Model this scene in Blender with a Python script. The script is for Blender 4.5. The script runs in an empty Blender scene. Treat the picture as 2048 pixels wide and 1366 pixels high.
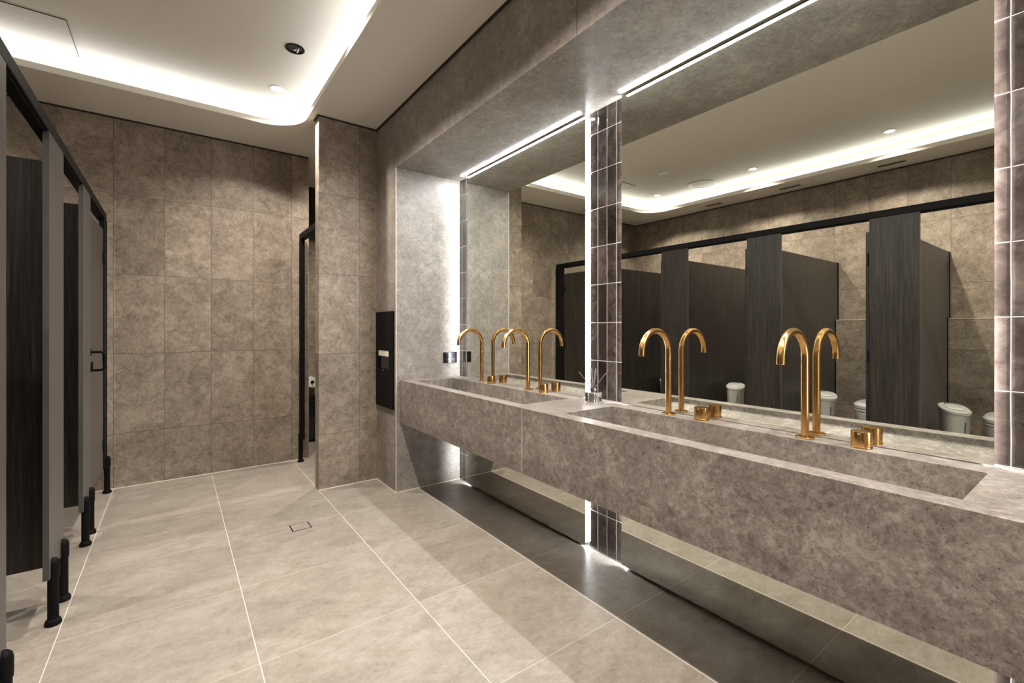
import bpy, bmesh, math, random
from mathutils import Vector, Matrix
random.seed(7)
sc = bpy.context.scene
PI = math.pi

# ------------------------------------------------------------------ camera
F_PX, YAW, HORIZON = 910.72, 0.637768, 657.0
cam_data = bpy.data.cameras.new('camera')
cam_data.sensor_width = 36.0
cam_data.lens = F_PX / 2048 * 36
cam_data.shift_y = (HORIZON - 683.0) / 2048
cam_data.clip_start = 0.02
cam = bpy.data.objects.new('camera', cam_data)
sc.collection.objects.link(cam)
cam.location = (0, 0, 1.2)
cam.rotation_euler = (PI / 2, 0, -YAW)
sc.camera = cam

# ------------------------------------------------------------------ world, exposure
w = bpy.data.worlds.new('world'); sc.world = w
w.use_nodes = True
w.node_tree.nodes['Background'].inputs[0].default_value = (0.02, 0.019, 0.018, 1)
w.node_tree.nodes['Background'].inputs[1].default_value = 1.0
sc.view_settings.view_transform = 'Standard'
sc.view_settings.look = 'None'
sc.view_settings.gamma = 1.0
sc.view_settings.exposure = 0.55
sc.view_settings.use_curve_mapping = False
sc.cycles.use_adaptive_sampling = True
sc.cycles.adaptive_threshold = 0.03
sc.cycles.max_bounces = 9
sc.cycles.diffuse_bounces = 5
sc.cycles.glossy_bounces = 6
sc.cycles.transmission_bounces = 8
sc.cycles.sample_clamp_indirect = 4
sc.cycles.caustics_reflective = True
sc.cycles.blur_glossy = 0.6
sc.cycles.caustics_refractive = False
sc.cycles.use_denoising = True

# lamp strengths
SPOT_W = 100.0           # each downlight
COVE_E = 6.0           # ceiling cove tape
LED_E = 64.0            # tape round the mirrors
WARM = (1.0, 0.918, 0.82)
COOL = (0.93, 0.97, 1.0)

# ------------------------------------------------------------------ main dimensions (m)
H = 2.78; HU = 2.95               # ceiling, raised tray
YF = 4.506                        # far wall
XR = 1.297; YN = 3.17             # right wall face, end of the niche
XM = 1.806; XT = 1.830            # mirror face, glazed tile face
ZS = 2.375                        # niche soffit
XL = -2.10; XLL = -2.02; ZL = 1.29  # wall behind the cubicles, its lower ledge
YB = -2.3                         # wall behind the viewpoint
XS = -0.40                        # cubicle fronts
VZ0, VZ1, VX = 0.509, 0.821, 1.328

# ------------------------------------------------------------------ materials
def mat(name):
    m = bpy.data.materials.new(name); m.use_nodes = True
    nt = m.node_tree; nt.nodes.clear()
    out = nt.nodes.new('ShaderNodeOutputMaterial')
    b = nt.nodes.new('ShaderNodeBsdfPrincipled')
    nt.links.new(b.outputs[0], out.inputs[0])
    return m, nt, b
class N:
    def __init__(s, nt): s.nt = nt
    def __call__(s, t, **kw):
        n = s.nt.nodes.new('ShaderNode' + t)
        for k, v in kw.items(): setattr(n, k, v)
        return n
    def put(s, sock, v):
        if isinstance(v, bpy.types.NodeSocket): s.nt.links.new(v, sock)
        elif v is not None: sock.default_value = v
    def m(s, op, a, b=None, c=None, clamp=False):
        n = s('Math', operation=op); n.use_clamp = clamp
        for i, v in enumerate((a, b, c)): s.put(n.inputs[i], v)
        return n.outputs[0]
    def mix(s, f, a, b, blend='MIX'):
        n = s('Mix', data_type='RGBA', blend_type=blend)
        s.put(n.inputs[0], f); s.put(n.inputs[6], a); s.put(n.inputs[7], b)
        return n.outputs[2]
    def noise(s, vec, scale, detail=4, rough=0.55, dist=0.0, w=None):
        n = s('TexNoise')
        if w is not None:
            n.noise_dimensions = '4D'; s.put(n.inputs['W'], w)
        s.put(n.inputs['Vector'], vec)
        n.inputs['Scale'].default_value = scale; n.inputs['Detail'].default_value = detail
        n.inputs['Roughness'].default_value = rough; n.inputs['Distortion'].default_value = dist
        return n.outputs['Fac']
    def ramp(s, f, stops):
        n = s('ValToRGB'); cr = n.color_ramp
        while len(cr.elements) < len(stops): cr.elements.new(0.5)
        for e, (p, c) in zip(cr.elements, stops):
            e.position = p; e.color = (c, c, c, 1) if isinstance(c, (int, float)) else (*c, 1)
        s.put(n.inputs[0], f); return n.outputs[0]
def solid(name, col, rough=0.5, metal=0.0, spec=0.5, bump=None):
    m, nt, b = mat(name)
    b.inputs['Base Color'].default_value = (*col, 1)
    b.inputs['Roughness'].default_value = rough
    b.inputs['Metallic'].default_value = metal
    b.inputs['Specular IOR Level'].default_value = spec
    n = N(nt)
    g = n('NewGeometry')
    f = n.noise(g.outputs['Position'], 40 if not bump else bump[0], 3)
    c = n.mix(n.m('MULTIPLY', f, 0.12), (*col, 1), (col[0] * .8, col[1] * .8, col[2] * .8, 1))
    nt.links.new(c, b.inputs['Base Color'])
    if bump:
        bp = n('Bump'); bp.inputs['Strength'].default_value = bump[1]; bp.inputs['Distance'].default_value = 0.001
        nt.links.new(f, bp.inputs['Height']); nt.links.new(bp.outputs[0], b.inputs['Normal'])
    return m
def emit(name, col, e):
    m = bpy.data.materials.new(name); m.use_nodes = True
    nt = m.node_tree; nt.nodes.clear()
    o = nt.nodes.new('ShaderNodeOutputMaterial'); n = nt.nodes.new('ShaderNodeEmission')
    n.inputs[0].default_value = (*col, 1); n.inputs[1].default_value = e
    nt.links.new(n.outputs[0], o.inputs[0]); return m

def stone(name, base, dark, light, tile=None, grout=(0.55, 0.52, 0.48), gap=0.003, rough=0.5,
          veins=0.35, mott=(1.6, 9), speck=0.5, contrast=1.0, bump=0.25, per=0.5, crackle=0.4, stretch=None, pits=0.0, minor=1.0):
    """stone surface; tile = (axis_u, axis_v, size_u, size_v, origin_u, origin_v)"""
    m, nt, b = mat(name); n = N(nt)
    P = n('NewGeometry').outputs['Position']
    sep = n('SeparateXYZ'); nt.links.new(P, sep.inputs[0])
    if stretch:
        mp = n('Mapping'); nt.links.new(P, mp.inputs[0]); mp.inputs['Scale'].default_value = stretch; P = mp.outputs[0]
    cellrand = None; gm = None
    if tile:
        au, av, su, sv, ou, ov = tile
        u = n.m('DIVIDE', n.m('SUBTRACT', sep.outputs[au], ou), su)
        v = n.m('DIVIDE', n.m('SUBTRACT', sep.outputs[av], ov), sv)
        cu, cv = n.m('FLOOR', u), n.m('FLOOR', v)
        fu, fv = n.m('SUBTRACT', u, cu), n.m('SUBTRACT', v, cv)
        du = n.m('MULTIPLY', n.m('MINIMUM', fu, n.m('SUBTRACT', 1.0, fu)), su)
        dv = n.m('MULTIPLY', n.m('MINIMUM', fv, n.m('SUBTRACT', 1.0, fv)), sv)
        gm = n.m('MAXIMUM', n.m('LESS_THAN', du, gap / 2), n.m('MULTIPLY', n.m('LESS_THAN', dv, gap / 2 * minor), minor))
        cmb = n('CombineXYZ'); nt.links.new(cu, cmb.inputs[0]); nt.links.new(cv, cmb.inputs[1])
        wn = n('TexWhiteNoise'); wn.noise_dimensions = '3D'; nt.links.new(cmb.outputs[0], wn.inputs['Vector'])
        cellrand = wn.outputs['Value']
    W = n.m('MULTIPLY', cellrand, 37.0) if cellrand is not None else 3.3
    a = n.noise(P, mott[0], 6, 0.62, 0.9, w=W)
    c = n.noise(P, mott[1], 8, 0.74, 0.8, w=W)
    d = n.noise(P, 62, 5, 0.78, 0.5, w=W)
    mixv = n.m('ADD', n.m('MULTIPLY', a, 0.28), n.m('ADD', n.m('MULTIPLY', c, 0.42), n.m('MULTIPLY', d, 0.30 * speck * 2)))
    lo, hi = 0.5 - 0.17 / contrast, 0.5 + 0.17 / contrast
    off = 0.15 * (speck * 2 - 1)
    col = n.ramp(mixv, [(max(0, lo + off), dark), (0.5 + off, base), (min(1, hi + off), light)])
    # thin wandering veins and small shell-like flecks
    vn = n.noise(P, mott[0] * 2.2, 8, 0.7, 1.6, w=W)
    ridge = n.m('SUBTRACT', 1.0, n.m('MULTIPLY', n.m('ABSOLUTE', n.m('SUBTRACT', vn, 0.5)), 26.0), clamp=True)
    col = n.mix(n.m('MULTIPLY', n.m('MULTIPLY', ridge, veins), n.ramp(c, [(0.45, 0.0), (0.6, 1.0)])), col, (*light, 1))
    ck = n.noise(P, 17, 9, 0.78, 1.8, w=W)
    ck2 = n.noise(P, 48, 6, 0.75, 1.2, w=W)
    rg = n.m('SUBTRACT', 1.0, n.m('MULTIPLY', n.m('ABSOLUTE', n.m('SUBTRACT', ck, 0.5)), 14.0), clamp=True)
    rg2 = n.m('SUBTRACT', 1.0, n.m('MULTIPLY', n.m('ABSOLUTE', n.m('SUBTRACT', ck2, 0.5)), 10.0), clamp=True)
    col = n.mix(n.m('MULTIPLY', n.m('ADD', n.m('MULTIPLY', rg, 0.6), n.m('MULTIPLY', rg2, 0.4)), crackle), col, (*light, 1))
    dk = n.ramp(ck, [(0.30, 1.0), (0.44, 0.0)])
    col = n.mix(n.m('MULTIPLY', dk, crackle * 0.9), col, (*dark, 1))
    grain = n.noise(P, 230, 3, 0.8)
    gr = n.m('ADD', 1.0 - 0.55 * crackle, n.m('MULTIPLY', grain, 1.1 * crackle))
    hv = n('HueSaturation'); nt.links.new(col, hv.inputs['Color']); nt.links.new(gr, hv.inputs['Value']); col = hv.outputs[0]
    if pits > 0:
        vp = n('TexVoronoi'); vp.inputs['Scale'].default_value = 70; nt.links.new(P, vp.inputs['Vector'])
        pf = n.ramp(vp.outputs['Distance'], [(0.07, 1.0), (0.20, 0.0)])
        ps = n.ramp(n.noise(P, 9, 3, 0.6, 0.4), [(0.42, 0.0), (0.56, 1.0)])
        col = n.mix(n.m('MULTIPLY', n.m('MULTIPLY', pf, ps), pits), col, (dark[0] * .35, dark[1] * .35, dark[2] * .35, 1))
    vo = n('TexVoronoi'); vo.inputs['Scale'].default_value = 46; nt.links.new(P, vo.inputs['Vector'])
    vo.inputs['Randomness'].default_value = 1.0
    fl = n.ramp(vo.outputs['Distance'], [(0.10, 1.0), (0.22, 0.0)])
    sel = n.ramp(n.noise(P, 11, 3, 0.6), [(0.55, 0.0), (0.66, 1.0)])
    col = n.mix(n.m('MULTIPLY', n.m('MULTIPLY', fl, sel), 0.35 * speck), col, (*light, 1))
    if cellrand is not None:
        t = n.m('ADD', 1.0 - 0.10 * per, n.m('MULTIPLY', cellrand, 0.20 * per))
        hsv = n('HueSaturation'); nt.links.new(col, hsv.inputs['Color']); nt.links.new(t, hsv.inputs['Value'])
        col = hsv.outputs[0]
        col = n.mix(gm, col, (*grout, 1))
    nt.links.new(col, b.inputs['Base Color'])
    rr = n.m('ADD', rough - 0.08, n.m('MULTIPLY', c, 0.16))
    nt.links.new(rr, b.inputs['Roughness'])
    b.inputs['Specular IOR Level'].default_value = 0.4
    bp = n('Bump'); bp.inputs['Strength'].default_value = bump; bp.inputs['Distance'].default_value = 0.002
    hgt = n.m('ADD', n.m('MULTIPLY', c, 0.6), n.m('MULTIPLY', d, 0.5))
    if gm is not None: hgt = n.m('SUBTRACT', hgt, n.m('MULTIPLY', gm, 1.2))
    nt.links.new(hgt, bp.inputs['Height']); nt.links.new(bp.outputs[0], b.inputs['Normal'])
    return m

def zellige():
    m, nt, b = mat('glazed_tile'); n = N(nt)
    P = n('NewGeometry').outputs['Position']
    sep = n('SeparateXYZ'); nt.links.new(P, sep.inputs[0])
    su, sv = 0.0655, 0.2045
    wob = n.m('MULTIPLY', n.m('SUBTRACT', n.noise(P, 9, 2), 0.5), 0.004)
    u = n.m('DIVIDE', n.m('ADD', n.m('SUBTRACT', sep.outputs[1], 1.563), wob), su)
    v = n.m('DIVIDE', n.m('ADD', n.m('SUBTRACT', sep.outputs[2], 0.005), wob), sv)
    cu, cv = n.m('FLOOR', u), n.m('FLOOR', v)
    fu, fv = n.m('SUBTRACT', u, cu), n.m('SUBTRACT', v, cv)
    du = n.m('MULTIPLY', n.m('MINIMUM', fu, n.m('SUBTRACT', 1.0, fu)), su)
    dv = n.m('MULTIPLY', n.m('MINIMUM', fv, n.m('SUBTRACT', 1.0, fv)), sv)
    dd = n.m('MINIMUM', du, dv)
    g = n.m('LESS_THAN', dd, 0.0010)
    cmb = n('CombineXYZ'); nt.links.new(cu, cmb.inputs[0]); nt.links.new(cv, cmb.inputs[1])
    wn = n('TexWhiteNoise'); nt.links.new(cmb.outputs[0], wn.inputs['Vector'])
    r = wn.outputs['Value']; W = n.m('MULTIPLY', r, 50.0)
    a = n.noise(P, 15, 6, 0.66, 0.7, w=W)
    col = n.ramp(n.m('ADD', n.m('MULTIPLY', a, 0.75), n.m('MULTIPLY', r, 0.3)),
                 [(0.34, (0.008, 0.006, 0.005)), (0.58, (0.034, 0.024, 0.020)), (0.85, (0.105, 0.080, 0.070))])
    edge = n.ramp(dd, [(0.0, 0.6), (0.006, 0.0)])
    col = n.mix(edge, col, (0.07, 0.05, 0.042, 1))
    col = n.mix(g, col, (0.46, 0.43, 0.40, 1))
    nt.links.new(col, b.inputs['Base Color'])
    nt.links.new(n.m('ADD', 0.10, n.m('MULTIPLY', g, 0.6)), b.inputs['Roughness'])
    b.inputs['Coat Weight'].default_value = 0.4; b.inputs['Coat Roughness'].default_value = 0.05
    hw = n.noise(P, 30, 3, 0.5, 0.8, w=W)
    hh = n.m('ADD', n.m('MULTIPLY', hw, 0.55), n.ramp(dd, [(0.0, 0.0), (0.007, 1.0)]))
    tilt = n.m('MULTIPLY', n.m('MULTIPLY', n.m('SUBTRACT', r, 0.5), 0.8), fu)
    hh = n.m('ADD', hh, tilt)
    bp = n('Bump'); bp.inputs['Strength'].default_value = 0.55; bp.inputs['Distance'].default_value = 0.003
    nt.links.new(hh, bp.inputs['Height']); nt.links.new(bp.outputs[0], b.inputs['Normal'])
    return m

def laminate():
    m, nt, b = mat('dark_woodgrain_laminate'); n = N(nt)
    P = n('NewGeometry').outputs['Position']
    mp = n('Mapping'); nt.links.new(P, mp.inputs[0]); mp.inputs['Scale'].default_value = (1, 1, 0.03)
    a = n.noise(mp.outputs[0], 70, 5, 0.65, 0.3)
    c = n.noise(mp.outputs[0], 260, 3, 0.6)
    mx = n.m('ADD', n.m('MULTIPLY', a, 0.6), n.m('MULTIPLY', c, 0.4))
    col = n.ramp(mx, [(0.38, (0.006, 0.0045, 0.004)), (0.52, (0.019, 0.0150, 0.013)), (0.66, (0.046, 0.038, 0.033))])
    nt.links.new(col, b.inputs['Base Color'])
    b.inputs['Roughness'].default_value = 0.42
    b.inputs['Specular IOR Level'].default_value = 0.4
    b.inputs['Sheen Weight'].default_value = 0.17; b.inputs['Sheen Roughness'].default_value = 0.3; b.inputs['Sheen Tint'].default_value = (1, 0.93, 0.87, 1)
    bp = n('Bump'); bp.inputs['Strength'].default_value = 0.15; bp.inputs['Distance'].default_value = 0.0006
    nt.links.new(mx, bp.inputs['Height']); nt.links.new(bp.outputs[0], b.inputs['Normal'])
    return m

def brass():
    m, nt, b = mat('brushed_brass'); n = N(nt)
    tc = n('TexCoord')
    mp = n('Mapping'); nt.links.new(tc.outputs['Object'], mp.inputs[0]); mp.inputs['Scale'].default_value = (1, 1, 0.02)
    a = n.noise(mp.outputs[0], 700, 3)
    col = n.ramp(a, [(0.3, (0.50, 0.27, 0.085)), (0.7, (0.74, 0.45, 0.18))])
    nt.links.new(col, b.inputs['Base Color'])
    b.inputs['Metallic'].default_value = 1.0
    nt.links.new(n.m('ADD', 0.16, n.m('MULTIPLY', a, 0.14)), b.inputs['Roughness'])
    return m

M = {}
M['floor'] = stone('floor_tile', (0.255, 0.221, 0.184), (0.182, 0.154, 0.124), (0.335, 0.303, 0.266), (0, 1, 0.614, 0.5865, 0.246, 3.02),
                   grout=(0.60, 0.56, 0.50), gap=0.0032, rough=0.36, veins=0.25, mott=(2.2, 12), speck=0.45, per=0.35, crackle=0.40, stretch=(0.6, 1, 1), contrast=2.0, minor=0.7)
W1 = dict(base=(0.215, 0.170, 0.129), dark=(0.110, 0.083, 0.060), light=(0.36, 0.30, 0.24), grout=(0.085, 0.068, 0.052), gap=0.0028,
          rough=0.5, veins=0.35, mott=(3.0, 15), speck=0.5, contrast=2.4, per=1.2, bump=0.3, crackle=0.5)
M['wall_x'] = stone('wall_tile_far', tile=(0, 2, 0.3055, 0.6, 0.243, 0.41), **W1)
M['wall_y'] = stone('wall_tile_side', tile=(1, 2, 0.3055, 0.6, 0.04, 0.41), **W1)
M['slab'] = stone('stone_slab', (0.205, 0.178, 0.153), (0.120, 0.101, 0.085), (0.35, 0.315, 0.28), None, rough=0.45,
                  veins=0.15, mott=(4, 20), speck=0.6, contrast=1.9, crackle=0.5)
M['vanity'] = stone('vanity_stone', (0.138, 0.116, 0.098), (0.074, 0.061, 0.051), (0.30, 0.268, 0.238), None, rough=0.34,
                    veins=0.2, mott=(5, 27), speck=0.6, contrast=2.1, crackle=0.55, pits=0.75)
M['zellige'] = zellige()
M['lam'] = laminate()
M['brass'] = brass()
M['black'] = solid('black_powder_coat', (0.008, 0.0075, 0.0075), 0.5, spec=0.05)
M['blackgloss'] = solid('black_gloss_plastic', (0.008, 0.008, 0.012), 0.12)
M['dark'] = solid('shadow_gap_trim', (0.03, 0.027, 0.024), 0.7)
M['ceil'] = solid('ceiling_paint', (0.80, 0.765, 0.70), 0.8, bump=(300, 0.1))
M['edge'] = solid('laminate_edge', (0.075, 0.070, 0.066), 0.4)
M['white'] = solid('white_paint', (0.90, 0.89, 0.87), 0.4)
M['ceramic'] = solid('white_ceramic', (0.78, 0.77, 0.75), 0.12)
M['binplastic'] = solid('pale_bin_plastic', (0.60, 0.585, 0.54), 0.45)
M['blue'] = solid('blue_print', (0.02, 0.06, 0.22), 0.5)
M['paper'] = solid('paper', (0.75, 0.68, 0.58), 0.8)
M['chrome'] = solid('chrome', (0.8, 0.8, 0.8), 0.12, 1.0)
M['steel'] = solid('steel', (0.30, 0.28, 0.25), 0.35, 1.0)
M['reed'] = solid('reed', (0.10, 0.08, 0.07), 0.6)
M['cove'] = emit('cove_tape_light', COOL, COVE_E)
M['led'] = emit('mirror_tape_light', COOL, LED_E)
M['led_top'] = emit('soffit_tape_light', COOL, LED_E * 2.6)
M['lamp'] = emit('lamp_glow', (1.0, 0.93, 0.85), 9.0)
m, nt, b = mat('mirror_glass')
b.inputs['Base Color'].default_value = (0.89, 0.90, 0.83, 1); b.inputs['Metallic'].default_value = 1.0; b.inputs['Roughness'].default_value = 0.0
M['mirror'] = m
m, nt, b = mat('clear_glass')
b.inputs['Base Color'].default_value = (0.98, 0.98, 0.98, 1); b.inputs['Transmission Weight'].default_value = 1.0
b.inputs['Roughness'].default_value = 0.0; b.inputs['IOR'].default_value = 1.47
M['glass'] = m

# ------------------------------------------------------------------ mesh helpers
class MB:
    def __init__(s): s.bm = bmesh.new()
    def box(s, x0, x1, y0, y1, z0, z1, bev=0.0, seg=2):
        t = bmesh.new()
        bmesh.ops.create_cube(t, size=1.0, matrix=Matrix.Translation(((x0 + x1) / 2, (y0 + y1) / 2, (z0 + z1) / 2)) @
                              Matrix.Diagonal((abs(x1 - x0), abs(y1 - y0), abs(z1 - z0), 1)))
        if bev > 0: bmesh.ops.bevel(t, geom=t.edges[:], offset=bev, segments=seg, profile=0.5, affect='EDGES')
        s.merge(t); return s
    def merge(s, t, mtx=None):
        if mtx is not None: t.transform(mtx)
        me = bpy.data.meshes.new('t'); t.to_mesh(me); t.free(); s.bm.from_mesh(me); bpy.data.meshes.remove(me)
    def face(s, pts):
        s.bm.faces.new([s.bm.verts.new(p) for p in pts]); return s
    def lathe(s, prof, c=(0, 0, 0), seg=40, axis='Z', sx=1.0, sy=1.0):
        """prof: (radius, height) list; closed at ends when radius is 0"""
        t = bmesh.new(); rings = []
        for r, h in prof:
            if r < 1e-6: rings.append([t.verts.new((0, 0, h))])
            else: rings.append([t.verts.new((r * math.cos(2 * PI * k / seg) * sx, r * math.sin(2 * PI * k / seg) * sy, h)) for k in range(seg)])
        for A, B in zip(rings, rings[1:]):
            for k in range(seg):
                k2 = (k + 1) % seg
                if len(A) == 1 and len(B) > 1: t.faces.new((A[0], B[k2], B[k]))
                elif len(B) == 1 and len(A) > 1: t.faces.new((A[k], A[k2], B[0]))
                elif len(A) > 1: t.faces.new((A[k], A[k2], B[k2], B[k]))
        mtx = Matrix.Translation(c)
        if axis == 'X': mtx = mtx @ Matrix.Rotation(PI / 2, 4, 'Y')
        if axis == 'Y': mtx = mtx @ Matrix.Rotation(-PI / 2, 4, 'X')
        s.merge(t, mtx); return s
    def tube(s, pts, r, seg=20, cap=True):
        t = bmesh.new(); pts = [Vector(p) for p in pts]; rings = []
        up = None
        for i, p in enumerate(pts):
            d = (pts[min(i + 1, len(pts) - 1)] - pts[max(i - 1, 0)]).normalized()
            if up is None: up = d.orthogonal().normalized()
            up = (up - d * up.dot(d)).normalized(); bi = d.cross(up)
            rr = r[i] if isinstance(r, (list, tuple)) else r
            rings.append([t.verts.new(p + (up * math.cos(2 * PI * k / seg) + bi * math.sin(2 * PI * k / seg)) * rr) for k in range(seg)])
        for A, B in zip(rings, rings[1:]):
            for k in range(seg): t.faces.new((A[k], A[(k + 1) % seg], B[(k + 1) % seg], B[k]))
        if cap: t.faces.new(rings[0][::-1]); t.faces.new(rings[-1])
        s.merge(t); return s
    def prism(s, poly, z0, z1):
        t = bmesh.new()
        lo = [t.verts.new((x, y, z0)) for x, y in poly]; hi = [t.verts.new((x, y, z1)) for x, y in poly]
        t.faces.new(lo[::-1]); t.faces.new(hi)
        for k in range(len(poly)):
            j = (k + 1) % len(poly); t.faces.new((lo[k], lo[j], hi[j], hi[k]))
        s.merge(t); return s
    def build(s, name, m, parent=None, smooth=False, loc=None):
        bmesh.ops.recalc_face_normals(s.bm, faces=s.bm.faces[:])
        me = bpy.data.meshes.new(name); s.bm.to_mesh(me); s.bm.free()
        me.materials.append(m)
        if smooth:
            for p in me.polygons: p.use_smooth = True
            me.set_sharp_from_angle(angle=math.radians(38))
        o = bpy.data.objects.new(name, me); sc.collection.objects.link(o)
        if parent: o.parent = parent
        if loc: o.location = loc
        return o
def tag(o, label, cat, group=None):
    o['label'] = label; o['category'] = cat
    if group: o['group'] = group
    return o
def thing(name, label, cat, loc=(0, 0, 0), rz=0.0, group=None):
    o = bpy.data.objects.new(name, None); sc.collection.objects.link(o)
    o.location = loc; o.rotation_euler = (0, 0, rz); o.empty_display_size = 0.05
    return tag(o, label, cat, group)
def struct(o): o['kind'] = 'structure'; return o
def children(o): return [c for c in bpy.data.objects if c.parent == o]
def copy_tree(o, parent=None):
    c = o.copy(); sc.collection.objects.link(c)
    if parent: c.parent = parent
    for ch in children(o): copy_tree(ch, c)
    return c
def rrect(x0, x1, y0, y1, r, seg=14):
    out = []
    for cx, cy, a0 in ((x1 - r, y1 - r, 0), (x0 + r, y1 - r, 90), (x0 + r, y0 + r, 180), (x1 - r, y0 + r, 270)):
        for k in range(seg + 1):
            a = math.radians(a0 + 90 * k / seg); out.append((cx + r * math.cos(a), cy + r * math.sin(a)))
    return out

# ------------------------------------------------------------------ the room
YE = 5.46      # end of the lobby behind the pier
struct(MB().box(XL - .1, 2.8, YB - .1, YE + .1, -0.06, 0).build('floor', M['floor']))
struct(MB().box(XL - .1, 0.998, YF, YF + .12, 0, H).build('wall_far', M['wall_x']))
struct(MB().box(XL - .12, XL, YB - .1, YF + .12, 0, H).build('wall_left', M['wall_y']))
struct(MB().box(XL, XLL, YB, YF, 0, ZL, 0.002).build('wall_ledge', M['wall_y']))
struct(MB().box(XL - .1, 2.8, YB - .12, YB, 0, HU + .1).build('wall_back', M['wall_x']))
# pier: blade of tiled wall
struct(MB().box(0.858, 1.40, 3.560, 3.664, 0, H).build('wall_pier', M['wall_x']))
# lobby beyond the pier
struct(MB().box(0.998, 1.02, YF + .12, YE, 0, H).build('wall_lobby_left', M['wall_y']))
struct(MB().box(0.9, 2.8, YE, YE + .1, 0, H).build('wall_lobby_end', M['wall_x']))
struct(MB().box(0.998, 2.6, YE - .08, YE, 0, ZL, .002).build('wall_lobby_ledge', M['wall_x']))
struct(MB().box(1.03, 2.6, YE - .03, YE - .002, 2.20, H - .005).build('wall_dark_panel', M['lam']))  # dark panel across the top of the lobby end wall
struct(MB().box(2.5, 2.6, 3.2, YE, 0, H).build('wall_lobby_right', M['wall_y']))
# right wall: solid end block, band above the niche
struct(MB().box(XR, 2.6, YN, 3.560, 0, H).build('wall_right', M['slab']))
o = MB().box(XR, 2.1, YB, YN, ZS, H); struct(o.build('wall_over_niche', M['slab']))
struct(MB().box(XT, XT + .15, YB, YN, 0, ZS).build('wall_niche', M['zellige']))
struct(MB().box(XR - .0012, XR + .004, 1.3125, 1.3137, ZS, H - .010).build('trim_joint', M['dark']))
# dark strip painted in for the shade of the gap along the ceiling
g = MB()
g.box(XL, 0.99, YF - .012, YF + .002, H - .009, H)
g.box(0.846, XR, 3.548, 3.5602, H - .009, H)
g.box(XR - .012, XR + .001, YB, 3.55, H - .009, H)
g.box(XL - .001, XL + .012, YB, YF, H - .009, H)
g.box(0.846, 0.8585, 3.56, 3.664, H - .009, H)
struct(g.build('trim_gap_shade', M['dark']))
# pale bead where the slabs meet at the niche end
g = MB()
g.box(XR - .0015, XR + .003, YN - .0015, YN + .003, 0, ZS)
g.box(XR, XT, YN - .003, YN - .0002, 0, .006)
g.box(XR - .0035, XR - .0002, YN, 3.56, 0, .006)
g.box(0.858, XR, 3.556, 3.5598, 0, .006)
g.box(XL, 0.998, YF - .004, YF - .0002, 0, .006)
g.box(XLL - .002, XLL + .002, YB, YF - .01, ZL - .004, ZL + .001)
struct(g.build('trim_grout', M['paper']))

# ceiling: lower ring round a raised tray with rounded corners and an upstand lip
TX0, TX1, TY0, TY1, TR = -1.70, 0.80, -1.6, 3.955, 0.28
tray = rrect(TX0, TX1, TY0, TY1, TR)
def ring_faces(mb, outer, inner, z):
    bm = mb.bm
    o_ = [bm.verts.new((x, y, z)) for x, y in outer]; i_ = [bm.verts.new((x, y, z)) for x, y in inner]
    eo = [bm.edges.new((o_[k], o_[(k + 1) % len(o_)])) for k in range(len(o_))]
    ei = [bm.edges.new((i_[k], i_[(k + 1) % len(i_)])) for k in range(len(i_))]
    bmesh.ops.triangle_fill(bm, edges=eo + ei, use_beauty=True)
cb = MB()
ring_faces(cb, [(XL - .1, YB - .1), (2.8, YB - .1), (2.8, YE + .1), (XL - .1, YE + .1)], tray, H)
struct(cb.build('ceiling', M['ceil']))
lip_in, lip_out = tray, rrect(TX0 - .012, TX1 + .012, TY0 - .012, TY1 + .012, TR + .012)
OUT = 0.13
rec = rrect(TX0 - OUT, TX1 + OUT, TY0 - OUT, TY1 + OUT, TR + OUT)
def wall_band(mb, loop, z0, z1):
    n_ = len(loop)
    for k in range(n_):
        (x0, y0), (x1, y1) = loop[k], loop[(k + 1) % n_]
        mb.face([(x0, y0, z0), (x1, y1, z0), (x1, y1, z1), (x0, y0, z1)])
def band_between(mb, A, B, z):
    n_ = len(A)
    for k in range(n_):
        j = (k + 1) % n_
        mb.face([(*A[k], z), (*A[j], z), (*B[j], z), (*B[k], z)])
lb = MB()
wall_band(lb, lip_in, H, H + .04); band_between(lb, lip_in, lip_out, H + .04); wall_band(lb, lip_out, H + .006, H + .04)
struct(lb.build('trim_cove_lip', M['ceil'], smooth=False))
ub = MB()
band_between(ub, lip_out, rec, H + .006); wall_band(ub, rec, H + .006, HU)
ub.bm.faces.new([ub.bm.verts.new((x, y, HU)) for x, y in rec])
struct(ub.build('ceiling_tray', M['ceil']))
# tape light lying on the ledge behind the lip
A = rrect(TX0 - .055, TX1 + .055, TY0 - .055, TY1 + .055, TR + .055); B = rrect(TX0 - .075, TX1 + .075, TY0 - .075, TY1 + .075, TR + .075)
tb = MB(); band_between(tb, A, B, H + .040); band_between(tb, A, B, H + .007); wall_band(tb, A, H + .007, H + .040); wall_band(tb, B, H + .007, H + .040)
tag(tb.build('cove_light', M['cove']), 'hidden white tape light washing the raised ceiling from its rounded cove', 'light strip')

# access panel cut into the raised ceiling
ap = thing('access_panel', 'flush square access panel in raised ceiling, outlined by a thin dark line', 'access panel', (-0.71, 3.795, HU))
MB().box(-.215, .215, -.215, .215, -.004, -.0005).build('panel', M['ceil'], ap)
g = MB()
for a in ((-.217, .217, .215, .217), (-.217, .217, -.217, -.215), (-.217, -.215, -.217, .217), (.215, .217, -.217, .217)): g.box(*a, -.0045, -.0003)
g.build('frame', M['dark'], ap)

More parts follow.
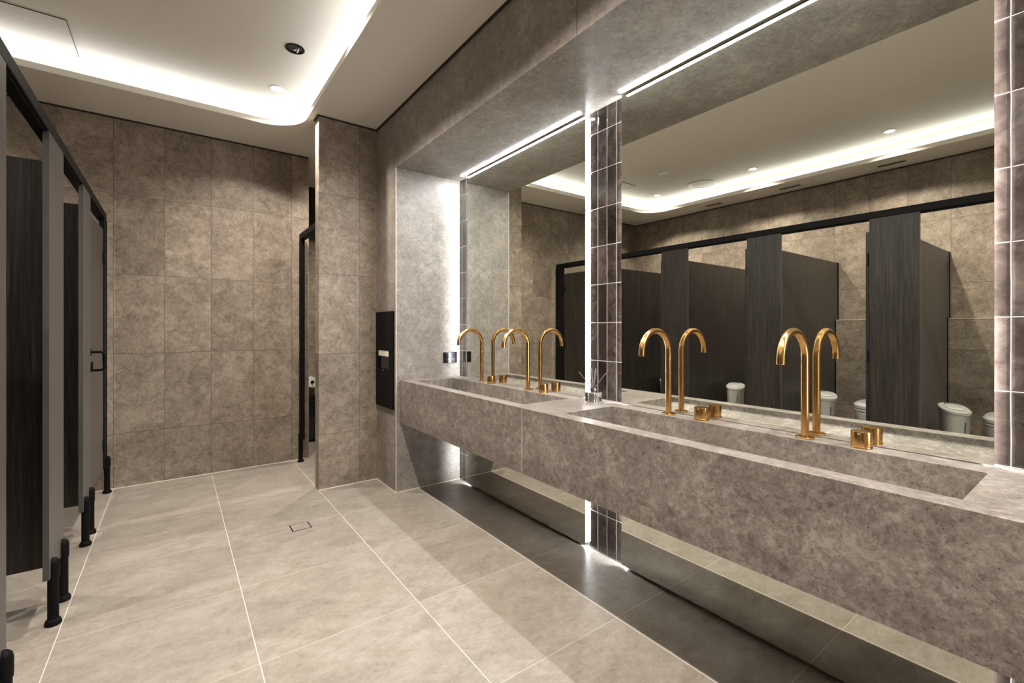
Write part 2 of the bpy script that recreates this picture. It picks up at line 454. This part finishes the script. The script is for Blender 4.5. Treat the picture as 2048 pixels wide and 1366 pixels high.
# ------------------------------------------------------------------ downlights
def downlight_proto(x, y, z):
    t = thing('downlight', '-', 'ceiling light', (x, y, z))
    MB().lathe([(.036, .002), (.046, .002), (.050, -.002), (.050, -.0045), (.044, -.006), (.036, -.0035), (.036, .002)]).build('trim_ring', M['white'], t, True)
    MB().lathe([(0, -.0005), (.036, -.0005), (.036, -.0025), (0, -.0025)]).build('lamp', M['lamp'], t)
    return t
def spot(x, y, z, p=SPOT_W):
    ld = bpy.data.lights.new('downlight_beam', 'SPOT'); ld.energy = p; ld.color = WARM
    ld.spot_size = math.radians(134); ld.spot_blend = 0.9; ld.shadow_soft_size = 0.022
    o = bpy.data.objects.new('downlight_beam', ld); sc.collection.objects.link(o); o.location = (x, y, z - .018)
proto = None
DL = [(0.60, 3.69, 'lit round downlight in raised ceiling nearest the curved cove corner'),
      (0.60, 2.50, 'lit downlight at the top edge of the picture, in front of the dark round vent'),
      (0.60, 1.27, 'downlight over the floor beside the middle of the basin'), (0.60, 0.05, 'downlight over the viewpoint'), (0.60, -1.15, 'downlight behind the viewpoint, basin side'),
      (-1.48, 3.67, 'downlight over the farthest cubicle, smallest of those in the mirror'),
      (-1.48, 2.44, 'downlight over the cubicles, middle one in the large mirror'),
      (-1.48, 1.25, 'downlight over the cubicles, rightmost one in the large mirror'), (-1.48, 0.03, 'downlight over the nearest cubicle'), (-1.48, -1.2, 'downlight behind the viewpoint, cubicle side')]
for x, y, lab in DL:
    o = downlight_proto(x, y, HU) if proto is None else copy_tree(proto)
    proto = proto or o
    o.location = (x, y, HU); tag(o, lab, 'ceiling light', 'round downlights in the raised ceiling'); spot(x, y, HU)
o = copy_tree(proto); o.location = (1.45, 4.35, H); tag(o, 'downlight above the lobby behind the tiled pier', 'ceiling light', 'round downlights in the raised ceiling'); spot(1.45, 4.35, H, SPOT_W * .9)

# dark ceiling speaker / exhaust
t = thing('ceiling_vent', 'small dark round vent with glossy insert in the raised ceiling', 'vent', (0.605, 3.094, HU))
MB().lathe([(.036, -.001), (.055, -.001), (.056, -.005), (.050, -.008), (.038, -.005), (.036, -.001)]).build('ring', M['black'], t, True)
MB().lathe([(0, -.002), (.037, -.002), (.037, -.0035), (0, -.0035)]).build('backing', M['blackgloss'], t, True)
MB().lathe([(0, -.003), (.009, -.003), (.009, -.008), (0, -.010)]).build('centre_cap', M['chrome'], t, True)
MB().box(.012, .020, -.028, .028, -.009, -.003, .001).build('bar', M['chrome'], t)

t = thing('smoke_detector', 'white round smoke detector on the raised ceiling, seen in the large mirror', 'smoke detector', (-0.83, 3.11, HU))
MB().lathe([(.055, -.0005), (.057, -.010), (.055, -.026), (.030, -.032), (0, -.032)]).build('housing', M['white'], t, True)
g = MB().lathe([(.030, -.046), (.034, -.048), (.030, -.050), (0, -.051)])
for k in range(6):
    a = PI / 3 * k; g.tube([(.030 * math.cos(a), .030 * math.sin(a), -.028), (.031 * math.cos(a), .031 * math.sin(a), -.048)], .003, 8)
g.build('sensor_cage', M['white'], t, True)

t = thing('ceiling_speaker', 'large white round grille in the raised ceiling, seen in the large mirror', 'speaker', (-1.52, 3.06, HU))
MB().lathe([(.128, -.001), (.150, -.001), (.158, -.006), (.150, -.012), (.130, -.009), (.128, -.001)]).build('rim', M['white'], t, True)
MB().lathe([(0, -.006), (.06, -.006), (.129, -.003), (.129, -.0045), (.06, -.0085), (0, -.0085)]).build('grille', M['ceil'], t, True)

def vent(x, y, lab, first=[None]):
    if first[0] is None:
        t = thing('air_grille', lab, 'vent', (x, y, H), 0, 'air grilles along the lower ceiling')
        g = MB(); L, Wd = .115, .038
        for a in ((-Wd, Wd, -L, -L + .010), (-Wd, Wd, L - .010, L), (-Wd, -Wd + .008, -L, L), (Wd - .008, Wd, -L, L)): g.box(*a, -.006, -.0003, .001, 1)
        g.build('frame', M['ceil'], t)
        MB().box(-Wd + .006, Wd - .006, -L + .008, L - .008, -.0015, -.0003).build('backing', M['dark'], t)
        g = MB()
        for k in range(5): x0 = -Wd + .014 + k * .0115; g.box(x0, x0 + .005, -L + .009, L - .009, -.005, -.0012)
        g.build('slat', M['steel'], t); first[0] = t
    else:
        t = copy_tree(first[0]); t.location = (x, y, H); tag(t, lab, 'vent', 'air grilles along the lower ceiling')
vent(-1.90, 1.34, 'rightmost slatted air grille on the lower ceiling in the mirror')
vent(-1.90, 2.235, 'middle slatted air grille on the lower ceiling in the mirror')
vent(-1.90, 3.13, 'slatted air grille on the lower ceiling beneath the round speaker in the mirror')

# floor drain
t = thing('floor_drain', 'square tile-insert floor drain set in the pale floor', 'drain', (0.613, 2.979, 0))
g = MB()
for a in ((-.054, .054, .0475, .051), (-.054, .054, -.051, -.0475), (-.054, -.048, -.051, .051), (.048, .054, -.051, .051)): g.box(*a, -.002, .0012)
g.build('gap_frame', M['black'], t)
MB().box(-.048, .048, -.0475, .0475, -.002, .0010).build('insert', M['floor'], t)

# ------------------------------------------------------------------ vanity
van = thing('vanity', 'long wall-hung grey stone vanity with sunken ramp basins under the mirrors', 'basin', (VX, YN, 0))
VY0 = -1.2
BAS = [(1.795, 3.068), (0.216, 1.494), (-1.05, -0.08)]
BX0, BX1 = 1.402, 1.713
def vl(p): return (p[0] - VX, p[1] - YN, p[2])
top = MB(); bm = top.bm
xs = [VX, BX0, BX1, XT - .002]
ys = sorted([VY0, YN - .003] + [v for b_ in BAS for v in b_])
for i in range(3):
    for j in range(len(ys) - 1):
        if i == 1 and any(abs(ys[j] - b_[0]) < 1e-6 for b_ in BAS): continue
        top.face([vl(p) for p in ((xs[i], ys[j], VZ1), (xs[i + 1], ys[j], VZ1), (xs[i + 1], ys[j + 1], VZ1), (xs[i], ys[j + 1], VZ1))])
bmesh.ops.remove_doubles(bm, verts=bm.verts[:], dist=1e-5)
Y1 = YN - .003
for q in (((VX, VY0, VZ0), (VX, Y1, VZ0), (VX, Y1, VZ1), (VX, VY0, VZ1)), ((VX, VY0, VZ0), (XT - .002, VY0, VZ0), (XT - .002, Y1, VZ0), (VX, Y1, VZ0)),
          ((VX, Y1, VZ0), (XT - .002, Y1, VZ0), (XT - .002, Y1, VZ1), (VX, Y1, VZ1)), ((VX, VY0, VZ0), (XT - .002, VY0, VZ0), (XT - .002, VY0, VZ1), (VX, VY0, VZ1))):
    top.face([vl(p) for p in q])
top.build('body', M['vanity'], van)
for y0, y1 in BAS:
    g = MB()
    zf, zb = VZ1 - .022, VZ1 - .125; xb = BX1 - .03
    g.face([vl(p) for p in ((BX0, y0, VZ1), (BX0, y1, VZ1), (BX0, y1, zf), (BX0, y0, zf))])
    g.face([vl(p) for p in ((BX0, y0, zf), (BX0, y1, zf), (xb, y1, zb), (xb, y0, zb))])
    g.face([vl(p) for p in ((xb, y0, zb), (xb, y1, zb), (xb, y1, zb - .03), (xb, y0, zb - .03))])
    g.face([vl(p) for p in ((xb, y0, zb - .03), (xb, y1, zb - .03), (BX1, y1, zb - .03), (BX1, y0, zb - .03))])
    g.face([vl(p) for p in ((BX1, y0, VZ1), (BX1, y1, VZ1), (BX1, y1, zb - .03), (BX1, y0, zb - .03))])
    for y in (y0, y1):
        g.face([vl(p) for p in ((BX0, y, VZ1), (BX0, y, zf), (xb, y, zb), (xb, y, zb - .03), (BX1, y, zb - .03), (BX1, y, VZ1))])
    g.build('basin', M['vanity'], van)
g = MB().box(-.0006, .001, 1.712 - YN, 1.7135 - YN, VZ0, VZ1 - .001); g.build('seam', M['paper'], van)

# ------------------------------------------------------------------ taps
TXC = 1.757
def make_spout():
    t = thing('basin_spout', '-', 'tap', (TXC, 0, VZ1))
    r = .0125; R = .093; zc = 1.190 - R - VZ1
    pts = [(0, 0, .002), (0, 0, zc * .5), (0, 0, zc)]
    pts += [(-R + R * math.cos(PI * k / 28), 0, zc + R * math.sin(PI * k / 28)) for k in range(1, 29)]
    pts += [(-2 * R, 0, zc - .006), (-2 * R, 0, zc - .012)]
    MB().tube(pts, r, 28, cap=False).tube([(-2 * R, 0, zc - .0125), (-2 * R, 0, zc - .006)], [r, r - .003], 28, False).build('spout', M['brass'], t, True)
    MB().lathe([(0, 0), (.0285, 0), (.029, .0015), (.029, .0045), (.028, .0055), (.0128, .0055), (.0128, .0105), (0, .0105)]).build('base_ring', M['brass'], t, True)
    MB().lathe([(0, 0), (.0095, 0), (.0095, -.003), (0, -.003)], (-2 * R, 0, zc - .007), 24).build('aerator', M['black'], t, True)
    return t
def make_knob():
    t = thing('tap_knob', '-', 'tap', (TXC, 0, VZ1))
    MB().lathe([(0, 0), (.0286, 0), (.0289, .001), (.0289, .005), (.0282, .006), (0, .006)], seg=72).build('base_ring', M['brass'], t, True)
    MB().lathe([(.0262, .006), (.0262, .0075), (.0283, .0078), (.0283, .051), (.0275, .053), (0, .053)], seg=72).build('handle', M['brass'], t, True)
    MB().box(-.0286, -.0281, -.003, .003, .046, .048).build('index_mark', M['white'], t)
    return t
sp = make_spout(); kn = make_knob()
S = [(2.735, 'brass gooseneck spout nearest the far end of the vanity'), (2.205, 'brass gooseneck spout on far basin, beside the glass reed diffuser'),
     (1.207, 'brass gooseneck spout at far end of the large basin'), (0.664, 'brass gooseneck spout at near end of large basin, tallest in view')]
K = [(2.612, 'brass knob tap handle nearest the far end of the vanity'), (2.057, 'brass knob handle on far basin, nearest the reed diffuser'),
     (1.050, 'brass knob handle between the two spouts of the large basin'), (0.502, 'brass knob handle nearest the camera, largest in view')]
for i, (y, lab) in enumerate(S):
    o = sp if i == 0 else copy_tree(sp); o.location = (TXC, y, VZ1); tag(o, lab, 'tap', 'brass basin spouts')
for i, (y, lab) in enumerate(K):
    o = kn if i == 0 else copy_tree(kn); o.location = (TXC, y, VZ1); tag(o, lab, 'tap handle', 'round brass tap knobs')

# ------------------------------------------------------------------ mirrors with side and top tape light
def mirror(y0, y1, z0, z1, lab, toplight):
    t = thing('wall_mirror', lab, 'mirror', (XT, (y0 + y1) / 2, z0))
    hw = (y1 - y0) / 2; h = z1 - z0; d = XM - XT
    MB().box(d, d + .005, -hw, hw, 0, h).build('glass', M['mirror'], t)
    OV = .015
    MB().box(d + .0055, -.001, -hw + OV + .006, hw - OV - .006, .002, h - .002).build('backing', M['dark'], t)
    for s in (-1, 1):
        a, b_ = sorted((s * (hw - OV), s * (hw - OV - .005)))
        MB().box(d + .007, -.002, a, b_, .004, h - .004).build('side_light', M['led'], t)
    return t
mirror(1.765, 3.014, VZ1 + .002, ZS - .002, 'smaller far wall mirror behind the two far spouts', 1)
mirror(0.216, 1.512, VZ1 + .002, ZS - .002, 'large wall mirror reflecting the cubicles, nearest the camera', 1)
mirror(1.765, 3.014, .012, VZ0 - .002, 'low strip of mirror under the far half of the vanity', 0)
mirror(0.216, 1.512, .012, VZ0 - .002, 'low strip of mirror under the near half of the vanity', 0)
mirror(-1.15, -0.05, VZ1 + .002, ZS - .002, 'mirror beyond the right edge, next after the glazed tile strip', 1)
for y0, y1, lab in ((1.775, 3.05, 'bright tape light in the niche soffit over the smaller far mirror'), (0.205, 1.50, 'bright tape light in the niche soffit over the large near mirror'),
                    (-1.15, -.05, 'soffit tape light over the mirror beyond the right edge')):
    t = thing('soffit_light', lab, 'light strip', (1.783, (y0 + y1) / 2, ZS), 0, 'tape lights above the mirrors')
    L = (y1 - y0) / 2
    MB().box(-.014, .006, -L, L, -.002, -.0004).build('diffuser', M['led_top'], t)
    MB().box(.0066, .0150, -L, L, -.0045, -.0003).build('channel', M['steel'], t)

# ------------------------------------------------------------------ power outlet and reed diffuser
t = thing('power_outlet', 'glossy black double power outlet on the stone end wall beside the far mirror', 'power outlet', (1.740, YN, .972))
MB().box(-.060, .060, -.008, -.0004, -.043, .043, .003).build('faceplate', M['blackgloss'], t)
for s in (-1, 1):
    cx = s * .030
    MB().box(cx - .009, cx + .009, -.011, -.0082, .014, .030, .0015).build('switch', M['blackgloss'], t)
    g = MB()
    for px, ang in ((-.009, .5), (.009, -.5), (0, 0)):
        q = bmesh.new(); bmesh.ops.create_cube(q, size=1, matrix=Matrix.Translation((cx + px, -.0084, -.010 if ang else -.024)) @ Matrix.Rotation(ang, 4, 'Y') @ Matrix.Diagonal((.0022, .0008, .009, 1)))
        g.merge(q)
    g.build('socket_slots', M['chrome'], t)

t = thing('reed_diffuser', 'square clear glass reed diffuser bottle with dark reeds in front of tile pillar', 'reed diffuser', (1.752, 1.652, VZ1 + .0005), .1)
g = MB()
g.box(-.031, .031, -.031, .031, 0, .048, .004, 3)
g.lathe([(.0115, .047), (.0115, .054), (.016, .055), (.0165, .066), (.0155, .068), (.007, .068)], seg=28)
g.build('bottle', M['glass'], t, True)
for dx, dy, hh in ((.035, .040, .165), (-.015, .028, .150), (-.03, -.045, .172), (.010, -.070, .150), (.03, .01, .17), (-.045, .060, .150)):
    MB().tube([(-dx * .12, -dy * .12, .050), (dx, dy, hh)], .0022, 8).build('reed', M['reed'], t, True)

# ------------------------------------------------------------------ paper towel dispenser
t = thing('towel_dispenser', 'tall black recessed paper towel and waste unit on the stone wall', 'paper towel dispenser', (XR, 3.373, .602))
y0, y1, z1 = -.172, .172, .726
oy0, oy1, oz0, oz1 = -.095, .122, .288, .432
g = MB(); F0, F1 = -.014, -.0005
g.box(F0, F1, y0, oy0, 0, z1); g.box(F0, F1, oy1, y1, 0, z1); g.box(F0, F1, oy0, oy1, 0, oz0); g.box(F0, F1, oy0, oy1, oz1, z1)
g.build('housing', M['black'], t)
g = MB().box(-.002, -.0005, oy0, oy1, oz0, oz1); g.build('recess', M['blackgloss'], t)
g = MB().box(F0 + .003, -.003, oy0 + .002, oy1 - .002, oz1 - .045, oz1 - .001, .001); g.build('paper_towels', M['paper'], t)
MB().lathe([(0, 0), (.009, 0), (.009, .006), (.006, .009), (0, .009)], (F0 + .0002, .150, .538), 20, 'X').build('lock', M['chrome'], t, True).rotation_euler = (0, 0, 0)
MB().box(F0 - .003, F0, -.01, .025, oz0 - .010, oz0 - .004, .001).build('catch', M['chrome'], t)

# ------------------------------------------------------------------ cubicles
ZB, ZP = 0.20, 1.90
rail = thing('head_rail', 'black aluminium head rail over the cubicle fronts on the left', 'rail', (XS - .03, 4.45, 1.985))
MB().box(-.022, .030, YB - 4.45, .0, 0, .052, .004).build('rail', M['black'], rail)
MB().box(-.012, .020, YB - 4.45, -.01, -.008, -.0003).build('glazing_channel', M['black'], rail)

def make_leg(parent, y):
    l = MB().lathe([(0, -.0), (.0175, 0), (.0175, .17), (.0200, .172), (.0205, .190), (.0205, .228), (.017, .242), (.010, .250), (0, .252)], (0.004, y, .018), 28).build('leg', M['black'], parent, True)
    MB().lathe([(0, 0), (.026, 0), (.0265, .008), (.023, .020), (.014, .026), (.012, .030), (0, .030)], (0.004, y, 0.0), 28).build('foot', M['black'], l, True)
def make_pilaster(y0, y1, lab):
    t = thing('cubicle_pilaster', lab, 'cubicle panel', (XS, (y0 + y1) / 2, 0), 0, 'full-height cubicle pilasters')
    hw = (y1 - y0) / 2
    # bottom corners cut away towards the legs
    t_ = bmesh.new()
    prof = [(-hw, ZB), (-hw + .001, ZB), (hw, ZB), (hw, 1.984), (-hw, 1.984)]
    a = [t_.verts.new((0, y, z)) for y, z in prof]; b_ = [t_.verts.new((-.018, y, z)) for y, z in prof]
    t_.faces.new(a); t_.faces.new(b_[::-1])
    for k in range(len(prof)): t_.faces.new((a[k], a[(k + 1) % 5], b_[(k + 1) % 5], b_[k]))
    g = MB(); g.merge(t_); g.build('panel', M['lam'], t)
    MB().box(-.0182, -.0002, -hw - .0008, -hw + .0002, ZB + .0005, 1.9835).build('edge_strip', M['edge'], t)
    make_leg(t, -hw + .050); make_leg(t, hw - .042)
    return t
PIL = [(-.925, -.65, 'cubicle pilaster behind the viewpoint'), (-.045, .230, 'cubicle pilaster level with the camera on the left'),
       (.825, 1.100, 'woodgrain pilaster shown rightmost and widest in the large mirror'),
       (1.695, 1.972, 'woodgrain cubicle pilaster cut by the left edge of the photo'),
       (2.545, 2.840, 'woodgrain cubicle pilaster standing free near the left edge, second nearest'),
       (3.380, 3.655, 'woodgrain cubicle pilaster beside the closed far cubicle door')]
for y0, y1, lab in PIL: make_pilaster(y0, y1, lab)
PARL = ['cubicle partition behind the viewpoint', 'cubicle partition level with the camera', 'dark partition seen behind the widest pilaster in the large mirror',
        'dark partition behind the pilaster at the left picture edge', 'dark partition filling the gap at the left edge of the photo', 'dark partition before the far closed cubicle']
for (y0, y1, _), lab in zip(PIL, PARL):
    yc = (y0 + y1) / 2 + .012
    t = thing('cubicle_partition', lab, 'cubicle panel', (XS - .02, yc, 0), 0, 'partitions between the cubicles')
    x1 = XL - XS + .02 + .004; x2 = XLL - XS + .02 + .004
    g = MB(); pr = [(-.001, ZB), (x2, ZB), (x2, ZL + .004), (x1, ZL + .004), (x1, ZP), (-.001, ZP)]
    q = bmesh.new(); a = [q.verts.new((x, -.009, z)) for x, z in pr]; b_ = [q.verts.new((x, .009, z)) for x, z in pr]
    q.faces.new(a); q.faces.new(b_[::-1])
    for k in range(6): q.faces.new((a[k], a[(k + 1) % 6], b_[(k + 1) % 6], b_[k]))
    g.merge(q); g.build('panel', M['lam'], t)
    g = MB().box(x1 - .003, x1 + .022, -.013, .013, ZL + .002, ZP + .003); g.box(x2 - .003, x2 + .022, -.013, .013, ZB - .003, ZL + .01)
    g.build('wall_channel', M['black'], t)
def hinge(parent, z, y=0.0, x=0.0):
    g = MB(); g.tube([(x, y, z - .045), (x, y, z + .045)], .009, 16); g.box(x - .004, x + .006, y - .028, y + .0, z - .035, z + .035, .001)
    g.build('hinge', M['black'], parent, True)
def handle(parent, y, x):
    g = MB(); z0, z1 = .945, 1.056
    pts = [(x, y, z1), (x + .055, y, z1)] + [(x + .055 + .018 * math.sin(a), y, z1 - .018 + .018 * math.cos(a)) for a in (PI / 8, PI / 4, 3 * PI / 8, PI / 2)]
    pts += [(x + .073 - .0, y, z0 + .020)] + [(x + .055 + .018 * math.cos(a), y, z0 + .018 - .018 * math.sin(a)) for a in (PI / 8, PI / 4, 3 * PI / 8, PI / 2)] + [(x, y, z0)]
    g.tube(pts, .0075, 14)
    g.lathe([(0, 0), (.026, 0), (.025, .012), (.008, .015), (0, .015)], (x, y, z1), 24, 'X')
    g.box(x, x + .020, y - .018, y + .018, z0 - .008, z0 + .052, .002)
    g.build('handle', M['black'], parent, True)
def make_door(hy, ang, w_, lab, xh=XS - .012, h=(.38, 1.0, 1.70)):
    """leaf hinged at (xh, hy); ang 0 = closed, leaf running towards -Y; opens inward"""
    t = thing('cubicle_door', lab, 'door', (xh, hy, 0), ang, 'cubicle doors')
    MB().box(-.009, .009, -w_, -.004, ZB, ZP, .0008, 1).build('leaf', M['lam'], t)
    for z in h: hinge(t, z, 0, .010)
    handle(t, -w_ + .035, .009)
    return t
# open doors fold back against the partition on the far side of each opening
for (y0, y1, _), lab in zip(PIL[:-1], ['open cubicle door behind the viewpoint', 'open cubicle door level with the camera', 'cubicle door folded inward behind the widest pilaster in the large mirror',
                                       'cubicle door folded inward behind the pilaster at the left edge', 'cubicle door folded inward behind the free-standing pilaster']):
    make_door(y1 + .022, math.radians(-92), .56, lab, XS - .030)
dr = make_door(4.302, math.radians(-1.5), .588, 'closed grey woodgrain cubicle door at the far end, with black pull handle', XS - .014)
t = thing('cubicle_post', 'black end post of the left cubicles against the tiled far wall', 'post', (XS, 4.40, 0))
MB().box(-.030, .000, -.082, .048, .20, 1.984, .002).build('post', M['black'], t)
MB().box(-.032, .003, .030, .052, .20, 1.984, .002).build('channel', M['black'], t)
make_leg(t, .032)

# bins and toilets inside the cubicles
def make_bin():
    t = thing('sanitary_bin', '-', 'bin', (0, 0, 0))
    def oval(a, b_, n_=40, p=2.6):
        o = []
        for k in range(n_):
            th = 2 * PI * k / n_; c, s = math.cos(th), math.sin(th)
            o.append((a * math.copysign(abs(c) ** (2 / p), c), b_ * math.copysign(abs(s) ** (2 / p), s)))
        return o
    def loft(rings, name, m_, par, capb=True, capt=True):
        q = bmesh.new(); R = [[q.verts.new((x, y, z + sl * (-.08 * x + .06 * y))) for x, y in oval(a, b_)] for a, b_, z, sl in rings]
        for A_, B_ in zip(R, R[1:]):
            for k in range(len(A_)): q.faces.new((A_[k], A_[(k + 1) % 40], B_[(k + 1) % 40], B_[k]))
        if capb: q.faces.new(R[0][::-1])
        if capt: q.faces.new(R[-1])
        g = MB(); g.merge(q); return g.build(name, m_, par, True)
    HB = .582
    loft([(.125, .062, 0, 0), (.130, .066, .01, 0), (.158, .082, HB - .055, .0), (.161, .084, HB - .030, 1)], 'body', M['binplastic'], t, capt=True)
    rim = loft([(.162, .085, HB - .0295, 1), (.166, .089, HB - .024, 1), (.166, .089, HB - .006, 1), (.160, .083, HB, 1)], 'lid', M['binplastic'], t)
    loft([(.100, .052, HB + .0005, 1), (.103, .055, HB + .004, 1), (.097, .048, HB + .008, 1), (.075, .03, HB + .010, 1)], 'flap', M['ceramic'], rim)
    q = bmesh.new()
    vs = [q.verts.new((x, y, HB + .001 - .08 * x + .06 * y)) for x, y in ((-.106, -.01), (-.140, -.01), (-.140, .035), (-.106, .035))]; q.faces.new(vs)
    g = MB(); g.merge(q); g.build('opening', M['black'], rim)
    cu = bpy.data.curves.new('bin_print', 'FONT'); cu.body = 'textform'; cu.size = .022; cu.extrude = .0006; cu.align_x = 'CENTER'; cu.align_y = 'CENTER'
    tmp = bpy.data.objects.new('tmp', cu); sc.collection.objects.link(tmp)
    dg = bpy.context.evaluated_depsgraph_get(); me = bpy.data.meshes.new_from_object(tmp.evaluated_get(dg)); bpy.data.objects.remove(tmp)
    me.transform(Matrix.Translation((.1500, -.0328, .450)) @ Matrix.Rotation(math.radians(65), 4, 'Z') @ Matrix.Rotation(math.radians(3), 4, 'X') @ Matrix.Rotation(PI / 2, 4, 'X') @ Matrix.Rotation(-PI / 2, 4, 'Z'))
    # mirror so the print reads the right way on the bin
    me.materials.clear(); me.materials.append(M['blue'])
    o = bpy.data.objects.new('print', me); sc.collection.objects.link(o); o.parent = t
    return t
def make_toilet():
    t = thing('toilet', '-', 'toilet', (0, 0, 0))
    def rings(sp):
        q = bmesh.new(); R = []
        for L0, L1, hw, z, p in sp:
            cx, a = (L0 + L1) / 2, (L1 - L0) / 2; r = []
            for k in range(44):
                th = 2 * PI * k / 44; c, s = math.cos(th), math.sin(th)
                e = 2 / (p if c > 0 else 5.0)
                r.append(q.verts.new((cx + a * math.copysign(abs(c) ** e, c), hw * math.copysign(abs(s) ** e, s), z)))
            R.append(r)
        for rr in R:
            for v in rr: v.co.z *= 1.08
        for A_, B_ in zip(R, R[1:]):
            for k in range(44): q.faces.new((A_[k], A_[(k + 1) % 44], B_[(k + 1) % 44], B_[k]))
        q.faces.new(R[0][::-1]); q.faces.new(R[-1]); return q
    g = MB(); g.merge(rings([(0.002, .40, .115, 0, 2.3), (0.002, .42, .125, .03, 2.3), (0.002, .50, .165, .28, 2.3), (0.002, .535, .178, .385, 2.3), (0.002, .53, .175, .392, 2.3)]))
    g.build('pan', M['ceramic'], t, True)
    g = MB(); g.merge(rings([(.05, .530, .174, .397, 2.3), (.05, .538, .180, .400, 2.3), (.05, .538, .180, .412, 2.3), (.05, .53, .175, .416, 2.3)])); g.build('seat', M['ceramic'], t, True)
    g = MB(); g.merge(rings([(.045, .532, .176, .420, 2.3), (.045, .540, .182, .424, 2.3), (.045, .540, .182, .446, 2.3), (.05, .525, .170, .460, 2.3), (.08, .48, .13, .466, 2.3)])); g.build('lid', M['ceramic'], t, True)
    return t
bn = make_bin(); tl = make_toilet()
BP = [(.805, 'white sanitary bin shown rightmost in the large mirror'), (1.680, 'white sanitary bin shown between the spouts and widest pilaster in the large mirror'),
      (2.535, 'white sanitary bin half hidden beside the third pilaster in the large mirror'), (3.375, 'white sanitary bin in the cubicle before the closed door'), (-.08, 'white sanitary bin in the cubicle level with the camera')]
for i, (y, lab) in enumerate(BP):
    o = bn if i == 0 else copy_tree(bn); o.location = (-1.30, y, 0); o.rotation_euler = (0, 0, math.radians(-20)); tag(o, lab, 'bin', 'sanitary bins in the cubicles')
TP = [(.52, 'white toilet cut off at the right edge of the large mirror'), (1.39, 'white toilet showing beside the middle bin in the large mirror'), (2.25, 'white toilet hidden behind the third pilaster'),
      (3.07, 'white toilet in the cubicle before the closed one'), (4.0, 'white toilet behind the closed far door')]
for i, (y, lab) in enumerate(TP):
    o = tl if i == 0 else copy_tree(tl); o.location = (XLL + .001, y, 0); tag(o, lab, 'toilet', 'toilets along the left wall')

# ------------------------------------------------------------------ lobby cubicle behind the pier
t = thing('cubicle_post', 'slim black cubicle post with foot beside the right end of far wall', 'post', (0.934, 4.43, 0))
MB().box(-.028, .008, -.030, .034, .20, 2.00, .002).build('post', M['black'], t)
l = MB().lathe([(0, 0), (.0175, 0), (.0175, .17), (.0205, .175), (.0205, .228), (.012, .248), (0, .252)], (-.020, .0, .018), 28).build('leg', M['black'], t, True)
MB().lathe([(0, 0), (.026, 0), (.0265, .008), (.023, .020), (.013, .028), (0, .028)], (-.020, .0, 0), 28).build('foot', M['black'], l, True)
MB().box(-.0285, -.031, -.012, .012, 1.02, 1.08).build('latch_keeper', M['blackgloss'], t)
rl = tag(MB().box(-.028, .022, -.80, .034, 0, .052, .003).build('head_rail', M['black'], loc=(0.935, 4.43, 2.002)), 'short black head rail running from the far wall to the tiled pier', 'rail')
t = thing('toilet_roll_holder', 'white toilet roll on a holder just visible past the tiled pier', 'toilet roll holder', (1.205, YE - .08, .615))
MB().lathe([(.020, 0), (.055, 0), (.055, .10), (.020, .10), (.020, 0)], (0, -.115, 0), 32, 'Y').build('roll', M['white'], t, True)
MB().tube([(0, -.13, 0), (0, -.001, 0)], .009, 12).build('spindle', M['black'], t, True)
t = thing('waste_bin', 'tall narrow black bin standing beyond the tiled pier', 'bin', (1.19, YE - .22, 0))
MB().box(-.075, .075, -.11, .11, .02, .45, .01).build('body', M['blackgloss'], t); MB().box(-.078, .078, -.113, .113, .451, .468, .004).build('lid', M['black'], t)
MB().box(-.07, .07, -.10, .10, 0.0, .02).build('base', M['black'], t)
